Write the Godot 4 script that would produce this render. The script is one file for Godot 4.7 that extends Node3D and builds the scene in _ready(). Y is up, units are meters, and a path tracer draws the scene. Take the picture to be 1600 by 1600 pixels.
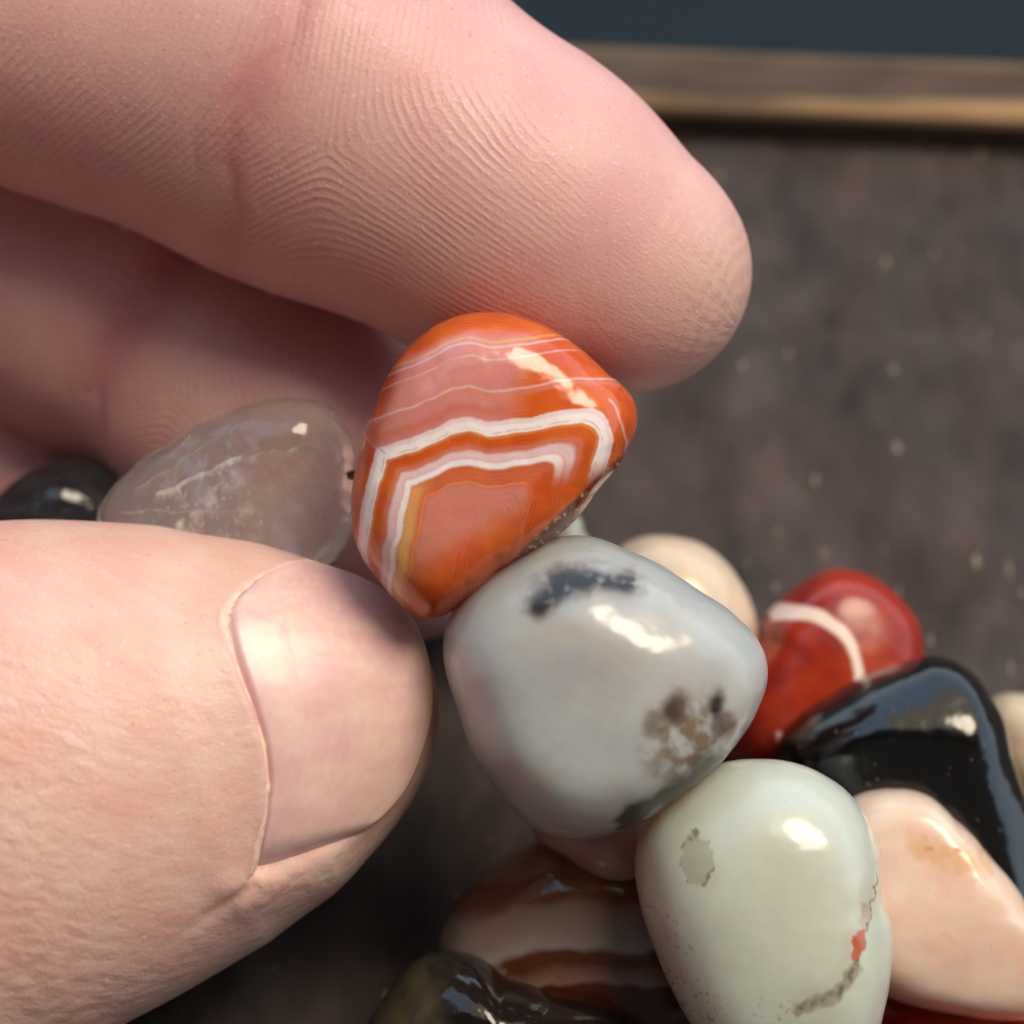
extends Node3D

# ---------------------------------------------------------------- frame of the photograph
# Camera-aligned axes (x right, y up, z towards the lens) are used for shaping; lengths in millimetres.
const DIST := 120.0          # lens to the plane of focus
const PXMM := 32.0           # photograph pixels per millimetre in that plane
const PITCH := 60.0          # how steeply the lens looks down
const LOWER := 28.0          # tray below the plane of focus, along the line of sight

var vb := Basis()            # camera axes in the world
var focus_point := Vector3.ZERO
var noise := FastNoiseLite.new()
var noise_b := FastNoiseLite.new()
var cells := FastNoiseLite.new()


func P(px: float, py: float, z: float) -> Vector3:
	var k := (DIST - z) / DIST
	return Vector3((px - 800.0) / PXMM * k, (800.0 - py) / PXMM * k, z)


func R(rpx: float, z: float) -> float:
	return rpx / PXMM * (DIST - z) / DIST


func world(p: Vector3) -> Vector3:
	return focus_point + vb * (p * 0.001)


func col(r: float, g: float, b: float) -> Color:   # 0..255 as seen, to linear
	return Color(r / 255.0, g / 255.0, b / 255.0).srgb_to_linear()


func sst(a: float, b: float, x: float) -> float:
	var t := clampf((x - a) / (b - a), 0.0, 1.0)
	return t * t * (3.0 - 2.0 * t)


func band(x: float, a: float, b: float, soft: float) -> float:
	return sst(a - soft, a + soft, x) * (1.0 - sst(b - soft, b + soft, x))


func n2(x: float, y: float, f: float) -> float:
	return noise.get_noise_2d(x * f, y * f)


func n3(p: Vector3, f: float) -> float:
	return noise.get_noise_3d(p.x * f, p.y * f, p.z * f)


func tag(o: Node, label: String, category: String, group := "") -> Node:
	o.set_meta("label", label)
	o.set_meta("category", category)
	if group != "":
		o.set_meta("group", group)
	return o


func put(called: String, mesh: Mesh, mat: Material, parent: Node) -> MeshInstance3D:
	var m := MeshInstance3D.new()
	m.name = called
	m.mesh = mesh
	if mat:
		m.material_override = mat
	parent.add_child(m, true)
	return m


func thing(called: String, at: Vector3) -> Node3D:
	var o := Node3D.new()
	o.name = called
	add_child(o, true)
	o.position = at
	return o


func grid_mesh(v: PackedVector3Array, c: PackedColorArray, rows: int, cols: int, wrap: bool, flip := false, uv := PackedVector2Array()) -> ArrayMesh:
	# rows x cols points; normals averaged from the faces round each point
	var idx := PackedInt32Array()
	var last := cols if wrap else cols - 1
	for i in rows - 1:
		for j in last:
			var a := i * cols + j
			var b := i * cols + (j + 1) % cols
			var d := a + cols
			var e := b + cols
			if flip:
				idx.append_array([a, d, b, b, d, e])
			else:
				idx.append_array([a, b, d, b, e, d])
	var nn := PackedVector3Array()
	nn.resize(v.size())
	for k in range(0, idx.size(), 3):
		var f := (v[idx[k + 2]] - v[idx[k]]).cross(v[idx[k + 1]] - v[idx[k]])
		nn[idx[k]] += f
		nn[idx[k + 1]] += f
		nn[idx[k + 2]] += f
	if wrap:
		for r in [0, rows - 1]:
			var s := Vector3.ZERO
			for j in cols:
				s += nn[r * cols + j]
			for j in cols:
				nn[r * cols + j] = s
	for k in nn.size():
		nn[k] = nn[k].normalized()
	var arr := []
	arr.resize(Mesh.ARRAY_MAX)
	arr[Mesh.ARRAY_VERTEX] = v
	arr[Mesh.ARRAY_NORMAL] = nn
	if c.size():
		arr[Mesh.ARRAY_COLOR] = c
	if uv.size():
		arr[Mesh.ARRAY_TEX_UV] = uv
	arr[Mesh.ARRAY_INDEX] = idx
	var am := ArrayMesh.new()
	am.add_surface_from_arrays(Mesh.PRIMITIVE_TRIANGLES, arr)
	return am


func tube(pts: PackedVector3Array, r: float) -> ArrayMesh:   # world metres
	var v := PackedVector3Array()
	var sides := 8
	for i in pts.size():
		var d := (pts[mini(i + 1, pts.size() - 1)] - pts[maxi(i - 1, 0)]).normalized()
		var a := d.cross(Vector3(0.31, 0.77, 0.55)).normalized()
		var b := d.cross(a)
		var rr := r * (0.35 if i == 0 or i == pts.size() - 1 else 1.0)
		for j in sides:
			var t := TAU * j / sides
			v.append(pts[i] + (a * cos(t) + b * sin(t)) * rr)
	return grid_mesh(v, PackedColorArray(), pts.size(), sides, true)


# ---------------------------------------------------------------- polished stones
func stone_material(rough: float, sss: float, spec := 0.5, coat := 0.0, clear := 0.0) -> StandardMaterial3D:
	var m := StandardMaterial3D.new()
	m.vertex_color_use_as_albedo = true
	m.roughness = rough
	m.metallic_specular = spec
	if sss > 0.0:
		m.subsurf_scatter_enabled = true
		m.subsurf_scatter_strength = sss
	if clear > 0.0:
		m.refraction_enabled = true
		m.refraction_scale = 0.054
		m.albedo_color.a = 1.0 - clear
	if coat > 0.0:
		m.clearcoat_enabled = true
		m.clearcoat = coat
		m.clearcoat_roughness = 0.03
	return m


# outline: photograph points round the stone; z: depth of its widest section; front/back: thickness on either side in mm;
# planes: [x px, y px, slope x, slope y, height mm, softness mm] - facets ground into the front; paint: colour at a point
func stone(called: String, outline: Array, z: float, front: float, back: float, mat: Material, paint: Callable, planes := [], pf := 2.6, rings := 90, around := 220, lump := 0.12) -> Node3D:
	var cx := 0.0
	var cy := 0.0
	for q in outline:
		cx += q.x / outline.size()
		cy += q.y / outline.size()
	var angs := []
	var rads := []
	for q in outline:
		angs.append(atan2(-(q.y - cy), q.x - cx))
		rads.append(Vector2(q.x - cx, q.y - cy).length())
	var order := range(angs.size())
	order.sort_custom(func(a, b): return angs[a] < angs[b])
	var n := order.size()
	var rim := PackedFloat32Array()
	rim.resize(around)
	for j in around:
		var a := -PI + TAU * j / around
		var k := n - 1
		for t in n:
			if angs[order[t]] <= a:
				k = t
		if a < angs[order[0]]:
			k = n - 1
		var i0: int = order[(k + n - 1) % n]
		var i1: int = order[k]
		var i2: int = order[(k + 1) % n]
		var i3: int = order[(k + 2) % n]
		var a1: float = angs[i1]
		var gap := fposmod(angs[i2] - a1, TAU)
		var t := fposmod(a - a1, TAU) / maxf(gap, 1e-4)
		rim[j] = cubic_interpolate(rads[i1], rads[i2], rads[i0], rads[i3], clampf(t, 0, 1))
	for pass_ in 3:
		var old := rim.duplicate()
		for j in around:
			rim[j] = (old[(j + around - 1) % around] + 2.0 * old[j] + old[(j + 1) % around]) / 4.0
	var centre := P(cx, cy, z)
	var base := world(centre)
	var k_px := (DIST - z) / DIST / PXMM
	var v := PackedVector3Array()
	var c := PackedColorArray()
	var back_rings := maxi(24, rings / 3)
	var seed_off := Vector3(cx, cy, z) * 0.37
	for i in rings + back_rings + 1:
		var is_front := i <= rings
		var s := float(i) / rings if is_front else 1.0 - float(i - rings) / back_rings
		var rho := sin(s * PI / 2)
		var depth := pow(maxf(0.0, 1.0 - pow(rho, pf if is_front else 2.4)), 1.0 / 2.1)
		for j in around:
			var a := -PI + TAU * j / around
			var px := cx + rim[j] * rho * cos(a)
			var py := cy - rim[j] * rho * sin(a)
			var zz := front * depth if is_front else -back * depth
			if is_front:
				for pl in planes:
					var h: float = pl[4] - (px - pl[0]) * pl[2] / PXMM - (py - pl[1]) * pl[3] / PXMM
					var kk: float = pl[5]
					var dd := maxf(kk - absf(zz - h), 0.0) / kk
					zz = minf(zz, h) - dd * dd * kk * 0.25
			var q := Vector3((px - cx) * k_px, -(py - cy) * k_px, zz)
			var bump := lump * n3(q + seed_off, 22.0) + 0.25 * lump * n3(q + seed_off, 70.0)
			q += q.normalized() * bump * (1.0 if q.length() > 0.01 else 0.0)
			v.append(vb * (q * 0.001))
			var cc: Color = paint.call(px, py, zz, q)
			if rings >= 110:       # dust and tiny scratches
				var dust := noise_b.get_noise_3d(q.x * 230.0 + cx, q.y * 230.0, q.z * 230.0)
				cc = cc.lerp(Color(0.42, 0.38, 0.33), sst(0.80, 0.9, dust) * 0.5)
				cc = cc.lerp(Color(0.08, 0.06, 0.05), sst(-0.84, -0.92, dust) * 0.4)
			c.append(cc)
	var o := thing(called, base)
	put("stone_body", grid_mesh(v, c, rings + back_rings + 1, around, true), mat, o)
	return o


# ---------------------------------------------------------------- the hand: one surface from tapered bones
var fingers := []            # each: {bones, centre_axis...}
var palm := []
var nail_poly := PackedVector2Array()
const THUMB_Z := -3.0
const THUMB_FLAT := 1.22


func smin(a: float, b: float, k: float) -> float:
	var h := maxf(k - absf(a - b), 0.0) / k
	return minf(a, b) - h * h * k * 0.25


func chain(bones: Array, p: Vector3, k: float) -> float:
	var d := 1e9
	for b in bones:
		var a: Vector3 = b[0]
		var ba: Vector3 = b[4]
		var pa := p - a
		var t := clampf(pa.dot(ba) * b[5], 0.0, 1.0)
		var e: float = (pa - ba * t).length() - lerpf(b[2], b[3], t)
		if e < d + k:
			d = e if d > 1e8 else smin(d, e, k)
	return d


func make_chain(joints: Array) -> Array:     # joints: [px, py, z, radius px]
	var out := []
	for i in joints.size() - 1:
		var a := P(joints[i][0], joints[i][1], joints[i][2])
		var b := P(joints[i + 1][0], joints[i + 1][1], joints[i + 1][2])
		out.append([a, b, R(joints[i][3], joints[i][2]), R(joints[i + 1][3], joints[i + 1][2]), b - a, 1.0 / (b - a).length_squared()])
	return out


func finger_d(n: int, p: Vector3) -> float:
	if n == 4:
		p.z = THUMB_Z + (p.z - THUMB_Z) * THUMB_FLAT
	return chain(fingers[n].bones, p, fingers[n].k)


func hand_d(p: Vector3, use: Array) -> float:
	var pd := 1e9
	if p.x < -42.0:
		pd = chain(palm, p, 9.0)
	var d := pd
	for n in use:
		var e := finger_d(n, p)
		if pd < 1e8:
			e = smin(e, pd, 9.0)
		d = minf(d, e)
	return d


func hand_grad(p: Vector3, use: Array) -> Vector3:
	var h := 0.08
	var g := Vector3(
		hand_d(p + Vector3(h, 0, 0), use) - hand_d(p - Vector3(h, 0, 0), use),
		hand_d(p + Vector3(0, h, 0), use) - hand_d(p - Vector3(0, h, 0), use),
		hand_d(p + Vector3(0, 0, h), use) - hand_d(p - Vector3(0, 0, h), use))
	return g / (2.0 * h)


func poly_signed(poly: PackedVector2Array, q: Vector2) -> Array:     # [distance px, negative inside; nearest edge]
	var best := 1e9
	var at := 0
	for i in poly.size():
		var c := Geometry2D.get_closest_point_to_segment(q, poly[i], poly[(i + 1) % poly.size()])
		var d := q.distance_squared_to(c)
		if d < best:
			best = d
			at = i
	return [sqrt(best) * (-1.0 if Geometry2D.is_point_in_polygon(q, poly) else 1.0), at]


func nail_relief(p: Vector3) -> float:      # how far the skin stands out (mm) round the thumb nail
	var k := DIST / (DIST - p.z)
	var q := Vector2(800.0 + p.x * k * PXMM, 800.0 - p.y * k * PXMM)
	if q.x < 240 or q.x > 720 or q.y < 800 or q.y > 1500:
		return 0.0
	var sd := poly_signed(nail_poly, q)
	var mm: float = sd[0] / PXMM
	var h := -0.34 * sst(0.15, -0.6, mm) * (1.0 - sst(550, 640, q.x))
	if sd[1] < NAIL_FREE:
		var wob := 1.0 + 0.3 * n2(q.x, q.y, 1.3)
		var out := maxf(mm, 0.0)
		var fade := 1.0 - sst(1.2, 3.0, out)
		var lower := 0.62 * (exp(-out / 1.6) - 0.5 * exp(-out / 0.5)) * (1.0 - sst(500, 600, q.x))
		var upper := 0.20 * exp(-out / 1.4) * (0.4 + 0.6 * sst(860, 960, q.y))
		var ends := 1.0 - sst(510, 610, q.x) if q.y > 1000.0 else 1.0 - sst(375, 440, q.x)
		h += ends * wob * fade * lerpf(upper, lower, sst(1335, 1405, q.y + 0.25 * (q.x - 388.0))) * sst(-0.33, 0.33, mm)
	# the fold that runs on from the nail's lower corner along the side of the thumb
	var crease := [Vector2(390, 1382), Vector2(340, 1420), Vector2(280, 1462), Vector2(215, 1500)]
	var near := 1e9
	var at := Vector2.ZERO
	for i in 3:
		var c := Geometry2D.get_closest_point_to_segment(q, crease[i], crease[i + 1])
		if q.distance_to(c) < near:
			near = q.distance_to(c)
			at = c
	var taper := 1.0 - sst(0.0, 175.0, at.distance_to(crease[0]))
	var dd := near / PXMM
	h -= 0.20 * taper * exp(-dd * dd / 0.12)
	h += 0.08 * taper * exp(-dd * dd / 1.2)
	return h


const NAIL_FREE := 17         # edges of the nail from here on lie along its free end


func build_hand(skins: Array) -> ArrayMesh:
	var cell := 0.6
	var nb := 6
	var bs := cell * nb
	var verts := {}            # cell key -> index
	var pos := PackedVector3Array()
	var use_of := []
	var corner_sign := {}
	# boxes round all bones
	var lo := Vector3.ONE * 1e9
	var hi := Vector3.ONE * -1e9
	var all := palm.duplicate()
	for f in fingers:
		all.append_array(f.bones)
	for b in all:
		var r: float = maxf(b[2], b[3]) + 3.0
		lo = lo.min(b[0].min(b[1]) - Vector3.ONE * r)
		hi = hi.max(b[0].max(b[1]) + Vector3.ONE * r)
	lo.x = maxf(lo.x, -112.0)
	var nx := int(ceil((hi.x - lo.x) / bs))
	var ny := int(ceil((hi.y - lo.y) / bs))
	var nz := int(ceil((hi.z - lo.z) / bs))
	var diag := bs * 0.87
	var quads := PackedInt32Array()   # packed cell keys
	var m1 := nb + 1
	var vals := PackedFloat32Array()
	vals.resize(m1 * m1 * m1)
	var KX := 1
	var KY := 4096
	var KZ := 4096 * 4096
	var qa := PackedInt64Array()
	for bx in nx:
		for by in ny:
			for bz in nz:
				var o := lo + Vector3(bx, by, bz) * bs
				var mid := o + Vector3.ONE * bs * 0.5
				var use := []
				for n in 5:
					if finger_d(n, mid) < diag * 1.25 + 5.0:
						use.append(n)
				var d0 := hand_d(mid, use)
				if absf(d0) > diag * 1.25 + 0.2:
					continue
				var any_in := false
				var any_out := false
				for i in m1:
					for j in m1:
						for k in m1:
							var e := hand_d(o + Vector3(i, j, k) * cell, use)
							vals[(i * m1 + j) * m1 + k] = e
							if e < 0.0:
								any_in = true
							else:
								any_out = true
				if not (any_in and any_out):
					continue
				for i in nb:
					for j in nb:
						for k in nb:
							var base := (i * m1 + j) * m1 + k
							var mask := 0
							var sum := Vector3.ZERO
							var cnt := 0
							var cv := [vals[base], vals[base + m1 * m1], vals[base + m1], vals[base + m1 * m1 + m1], vals[base + 1], vals[base + m1 * m1 + 1], vals[base + m1 + 1], vals[base + m1 * m1 + m1 + 1]]
							for t in 8:
								if cv[t] < 0.0:
									mask |= 1 << t
							if mask == 0 or mask == 255:
								continue
							for t in 8:
								for ax in 3:
									var u := t | (1 << ax)
									if u != t and ((mask >> t) & 1) != ((mask >> u) & 1):
										var f: float = cv[t] / (cv[t] - cv[u])
										var q := Vector3(t & 1, (t >> 1) & 1, (t >> 2) & 1)
										q[ax] = f
										sum += q
										cnt += 1
							var gx := bx * nb + i
							var gy := by * nb + j
							var gz := bz * nb + k
							var key := gx * KX + gy * KY + gz * KZ
							verts[key] = pos.size()
							pos.append(o + (Vector3(i, j, k) + sum / cnt) * cell)
							use_of.append(use)
							# quads round the three edges that leave this cell's first corner
							var s0 := mask & 1
							if ((mask >> 1) & 1) != s0:
								qa.append_array([key, key - KY, key - KY - KZ, key - KZ, s0])
							if ((mask >> 2) & 1) != s0:
								qa.append_array([key, key - KZ, key - KX - KZ, key - KX, s0])
							if ((mask >> 4) & 1) != s0:
								qa.append_array([key, key - KX, key - KX - KY, key - KY, s0])
	# move each point onto the surface
	var nor := PackedVector3Array()
	nor.resize(pos.size())
	for i in pos.size():
		var g := hand_grad(pos[i], use_of[i])
		var d := hand_d(pos[i], use_of[i])
		var l := maxf(g.length(), 0.3)
		pos[i] -= g / l * clampf(d / l, -0.5, 0.5)
		nor[i] = g / l
	var tris := PackedInt32Array()
	for t in range(0, qa.size(), 5):
		var ids := []
		for e in 4:
			ids.append(verts.get(qa[t + e], -1))
		if ids.has(-1):
			continue
		if qa[t + 4] == 1:
			tris.append_array([ids[0], ids[2], ids[1], ids[0], ids[3], ids[2]])
		else:
			tris.append_array([ids[0], ids[1], ids[2], ids[0], ids[2], ids[3]])
	# the finger each point belongs to
	var who := PackedInt32Array()
	who.resize(pos.size())
	for i in pos.size():
		var best := 1e9
		for n in 5:
			var e := finger_d(n, pos[i])
			if e < best:
				best = e
				who[i] = n
	var am := ArrayMesh.new()
	var sets := [[0], [1, 2, 3], [4]]
	for si in 3:
		var V := PackedVector3Array()
		var N := PackedVector3Array()
		var U := PackedVector2Array()
		for t in range(0, tris.size(), 3):
			var ow := who[tris[t]]
			if not sets[si].has(ow):
				continue
			var a := pos[tris[t]]
			var b := pos[tris[t + 1]]
			var c := pos[tris[t + 2]]
			var na := nor[tris[t]]
			var nb_ := nor[tris[t + 1]]
			var nc := nor[tris[t + 2]]
			var fine := false
			if ow == 4 and na.z > -0.2:
				var k := DIST / (DIST - a.z)
				var q := Vector2(800.0 + a.x * k * PXMM, 800.0 - a.y * k * PXMM)
				fine = q.x > 190 and q.y > 780 and q.y < 1560
			if fine:
				var S := 4
				for i in S:
					for j in S - i:
						_sub(V, N, U, ow, a, b, c, na, nb_, nc, Vector2(i, j) / S, Vector2(i + 1, j) / S, Vector2(i, j + 1) / S)
						if i + j < S - 1:
							_sub(V, N, U, ow, a, b, c, na, nb_, nc, Vector2(i + 1, j) / S, Vector2(i + 1, j + 1) / S, Vector2(i, j + 1) / S)
			else:
				_tri(V, N, U, ow, [a, b, c], [na, nb_, nc])
		var arr := []
		arr.resize(Mesh.ARRAY_MAX)
		for i in V.size():
			V[i] = vb * (V[i] * 0.001)
			N[i] = (vb * N[i]).normalized()
		arr[Mesh.ARRAY_VERTEX] = V
		arr[Mesh.ARRAY_NORMAL] = N
		arr[Mesh.ARRAY_TEX_UV] = U
		am.add_surface_from_arrays(Mesh.PRIMITIVE_TRIANGLES, arr)
		am.surface_set_material(si, skins[si])
	print("hand points ", pos.size())
	return am


func _sub(V: PackedVector3Array, N: PackedVector3Array, U: PackedVector2Array, ow: int, a: Vector3, b: Vector3, c: Vector3, na: Vector3, nb: Vector3, nc: Vector3, s: Vector2, t: Vector2, u: Vector2) -> void:
	var ps := []
	var ns := []
	for w in [s, t, u]:
		var p: Vector3 = a + (b - a) * w.x + (c - a) * w.y
		var n: Vector3 = (na + (nb - na) * w.x + (nc - na) * w.y).normalized()
		var h := nail_relief(p)
		if h != 0.0:
			var t1 := n.cross(Vector3(0.2, 0.9, 0.3)).normalized()
			var t2 := n.cross(t1)
			var e := 0.1
			var g1 := (nail_relief(p + t1 * e) - h) / e
			var g2 := (nail_relief(p + t2 * e) - h) / e
			p += n * h
			n = (n - t1 * g1 - t2 * g2).normalized()
		ps.append(p)
		ns.append(n)
	_tri(V, N, U, ow, ps, ns)


func _tri(V: PackedVector3Array, N: PackedVector3Array, U: PackedVector2Array, ow: int, ps: Array, ns: Array) -> void:
	var us := []
	for p in ps:
		us.append(finger_uv(ow, p))
	for e in [1, 2]:
		if us[e].x - us[0].x > 0.5:
			us[e].x -= 1.0
		elif us[e].x - us[0].x < -0.5:
			us[e].x += 1.0
	for e in 3:
		V.append(ps[e])
		N.append(ns[e])
		U.append(us[e])


const S_FROM := -12.0         # the skin textures run this far (mm) beyond the last joint ...
const S_SPAN := 66.0          # ... and this far along the finger


func finger_uv(n: int, p: Vector3) -> Vector2:
	var f: Dictionary = fingers[n]
	var ax: Vector3 = f.axis
	var best := 1e9
	var off := Vector3.FORWARD
	for b in f.bones:
		var pa: Vector3 = p - b[0]
		var t := clampf(pa.dot(b[4]) * b[5], 0.0, 1.0)
		var o: Vector3 = pa - b[4] * t
		var e: float = o.length() - lerpf(b[2], b[3], t)
		if e < best:
			best = e
			off = o
	var s: float = (p - f.bones[0][0]).dot(ax) + f.get("shift", 0.0)
	var ang := atan2(off.dot(f.side), off.dot(f.ref))
	return Vector2(ang / TAU + 0.5, (s - S_FROM) / S_SPAN)


# ---------------------------------------------------------------- skin: colour and relief, unwrapped along each finger
func skin(kind: String, size: int) -> StandardMaterial3D:
	var hb := PackedByteArray()
	hb.resize(size * size * 3)
	var cb := PackedByteArray()
	cb.resize(size * size * 3)
	var girth := 55.0 if kind != "thumb" else 66.0
	var delta := Vector2(14.9, -2.8)
	var th0 := atan2(-0.925, -0.38)
	var k := 0
	for iy in size:
		var s := S_FROM + S_SPAN * (iy + 0.5) / size
		for ix in size:
			var c := ((ix + 0.5) / size - 0.5) * girth
			var h := 0.5
			var r := 0.0
			var g := 0.0
			var b := 0.0
			var soft := noise.get_noise_2d(s * 16.0, c * 16.0 + 300.0)
			var mid := noise.get_noise_2d(s * 60.0 + 90.0, c * 60.0)
			var fine := noise_b.get_noise_2d(s * 330.0, c * 330.0)
			if kind == "finger":
				# friction ridges: three fields meeting at a triradius near the last joint
				var u := s - delta.x
				var w := c - delta.y
				var rad := sqrt(u * u + w * w) + 1e-3
				var f := rad * cos(1.5 * (atan2(w, u) - th0)) + 0.28 * soft + 0.035 * mid
				var keep := clampf(0.7 + 0.8 * noise.get_noise_2d(s * 28.0 - 70.0, c * 28.0), 0.15, 1.0)
				keep *= sst(1.0, 8.0, s) * 0.85 + 0.15
				var ridge := 0.5 + 0.5 * cos(f * TAU / 0.52)
				h += 0.08 * keep * (ridge * ridge - 0.4)
				# creases of the last joint
				var cr := s - 19.0 - 0.10 * c - 1.1 * soft
				h -= 0.34 * exp(-cr * cr / 0.35) + 0.16 * exp(-(cr - 2.4) * (cr - 2.4) / 0.2) + 0.1 * exp(-(cr + 2.0) * (cr + 2.0) / 0.15)
				# dry ridged skin at the very tip
				var dry := sst(0.5, -4.6, s + 0.16 * absf(c - 4.0) - 1.6 * soft)
				var groove := cos((s + 0.25 * soft + 0.05 * mid) * TAU / 0.62)
				h += dry * (0.05 * groove * absf(groove) + 0.05 * mid)
				h += 0.024 * fine + 0.04 * mid
				var red := 0.5 + 0.75 * soft + 0.25 * mid
				r = 0.655 - 0.02 * red + 0.02 * mid
				g = 0.400 - 0.065 * red + 0.015 * mid
				b = 0.372 - 0.045 * red + 0.012 * mid
				var cm := exp(-cr * cr / 1.6) * 0.6
				r -= 0.10 * cm
				g -= 0.13 * cm
				b -= 0.11 * cm
				r = lerpf(r, 0.61, dry * 0.5)
				g = lerpf(g, 0.42, dry * 0.5)
				b = lerpf(b, 0.32, dry * 0.5)
				var grime := sst(0.45, 0.9, dry) * sst(-0.3, -0.8, groove) * sst(-0.05, 0.35, mid) * 0.12
				r *= 1.0 - 0.8 * grime
				g *= 1.0 - grime
				b *= 1.0 - grime
			else:
				# back of the thumb: polygon lines, long soft wrinkles
				var sx := s + 0.5 * soft
				var poly := cells.get_noise_2d(sx * 75.0 + c * 22.0, c * 110.0 - sx * 40.0)
				var long_ := noise.get_noise_2d(s * 22.0 + c * 14.0, c * 70.0 - s * 52.0)
				var cross_ := noise.get_noise_2d(s * 40.0 - c * 20.0 + 500.0, c * 60.0 + s * 30.0)
				var near_joint := sst(4.0, 16.0, s)
				h += (0.05 + 0.08 * near_joint) * poly + (0.02 + 0.07 * near_joint) * long_ + (0.02 + 0.07 * near_joint) * cross_ + 0.024 * fine + 0.02 * mid
				var red := 0.5 + 0.9 * soft + 0.35 * long_ + 0.3 * mid
				r = 0.745 - 0.02 * red + 0.02 * mid
				g = 0.508 - 0.080 * red + 0.015 * mid
				b = 0.440 - 0.080 * red + 0.012 * mid
			var fleck := noise_b.get_noise_2d(s * 150.0 + 50.0, c * 150.0)
			if fleck > 0.72:
				r = minf(r + 0.05, 0.8)
				g += 0.06
				b += 0.05
				h += 0.03
			elif fleck < -0.8:
				r *= 0.86
				g *= 0.82
				b *= 0.8
			hb[k] = clampi(int(h * 255.0), 0, 255)
			hb[k + 1] = hb[k]
			hb[k + 2] = hb[k]
			cb[k] = clampi(int(pow(r, 0.4545) * 255.0), 0, 255)
			cb[k + 1] = clampi(int(pow(g, 0.4545) * 255.0), 0, 255)
			cb[k + 2] = clampi(int(pow(b, 0.4545) * 255.0), 0, 255)
			k += 3
	var m := StandardMaterial3D.new()
	m.albedo_texture = ImageTexture.create_from_image(Image.create_from_data(size, size, false, Image.FORMAT_RGB8, cb))
	m.heightmap_enabled = true
	m.heightmap_texture = ImageTexture.create_from_image(Image.create_from_data(size, size, false, Image.FORMAT_RGB8, hb))
	m.heightmap_scale = 0.03
	m.roughness = 0.45
	m.metallic_specular = 0.45
	m.subsurf_scatter_enabled = true
	m.subsurf_scatter_strength = 0.16
	return m


func thumb_front(px: float, py: float) -> float:     # depth of the thumb's surface behind a point of its outline
	var zz := 14.0
	for i in 40:
		var d := finger_d(4, P(px, py, zz))
		if d < 0.01:
			break
		zz -= d / THUMB_FLAT * 0.9
		if zz < -14.0:
			break
	return zz


func polyline(pts: Array, t: float) -> Vector2:
	var f := clampf(t, 0.0, 1.0) * (pts.size() - 1)
	var i := mini(int(f), pts.size() - 2)
	var a: Vector2 = pts[maxi(i - 1, 0)]
	var d: Vector2 = pts[mini(i + 2, pts.size() - 1)]
	return pts[i].cubic_interpolate(pts[i + 1], a, d, f - i)


func ramp(stops: Array, x: float) -> Color:      # [[at, colour], ...]
	if x <= stops[0][0]:
		return stops[0][1]
	for i in stops.size() - 1:
		if x < stops[i + 1][0]:
			return stops[i][1].lerp(stops[i + 1][1], (x - stops[i][0]) / (stops[i + 1][0] - stops[i][0]))
	return stops[-1][1]


func v2(list: Array) -> Array:
	var out := []
	for i in range(0, list.size(), 2):
		out.append(Vector2(list[i], list[i + 1]))
	return out


func seg_d(q: Vector2, a: Vector2, b: Vector2) -> float:
	return q.distance_to(Geometry2D.get_closest_point_to_segment(q, a, b))


func blob(px: float, py: float, cx: float, cy: float, rx: float, ry: float, turn := 0.0) -> float:   # 0 centre, 1 edge
	var d := Vector2(px - cx, py - cy).rotated(-deg_to_rad(turn))
	return sqrt(d.x * d.x / (rx * rx) + d.y * d.y / (ry * ry))


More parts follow.
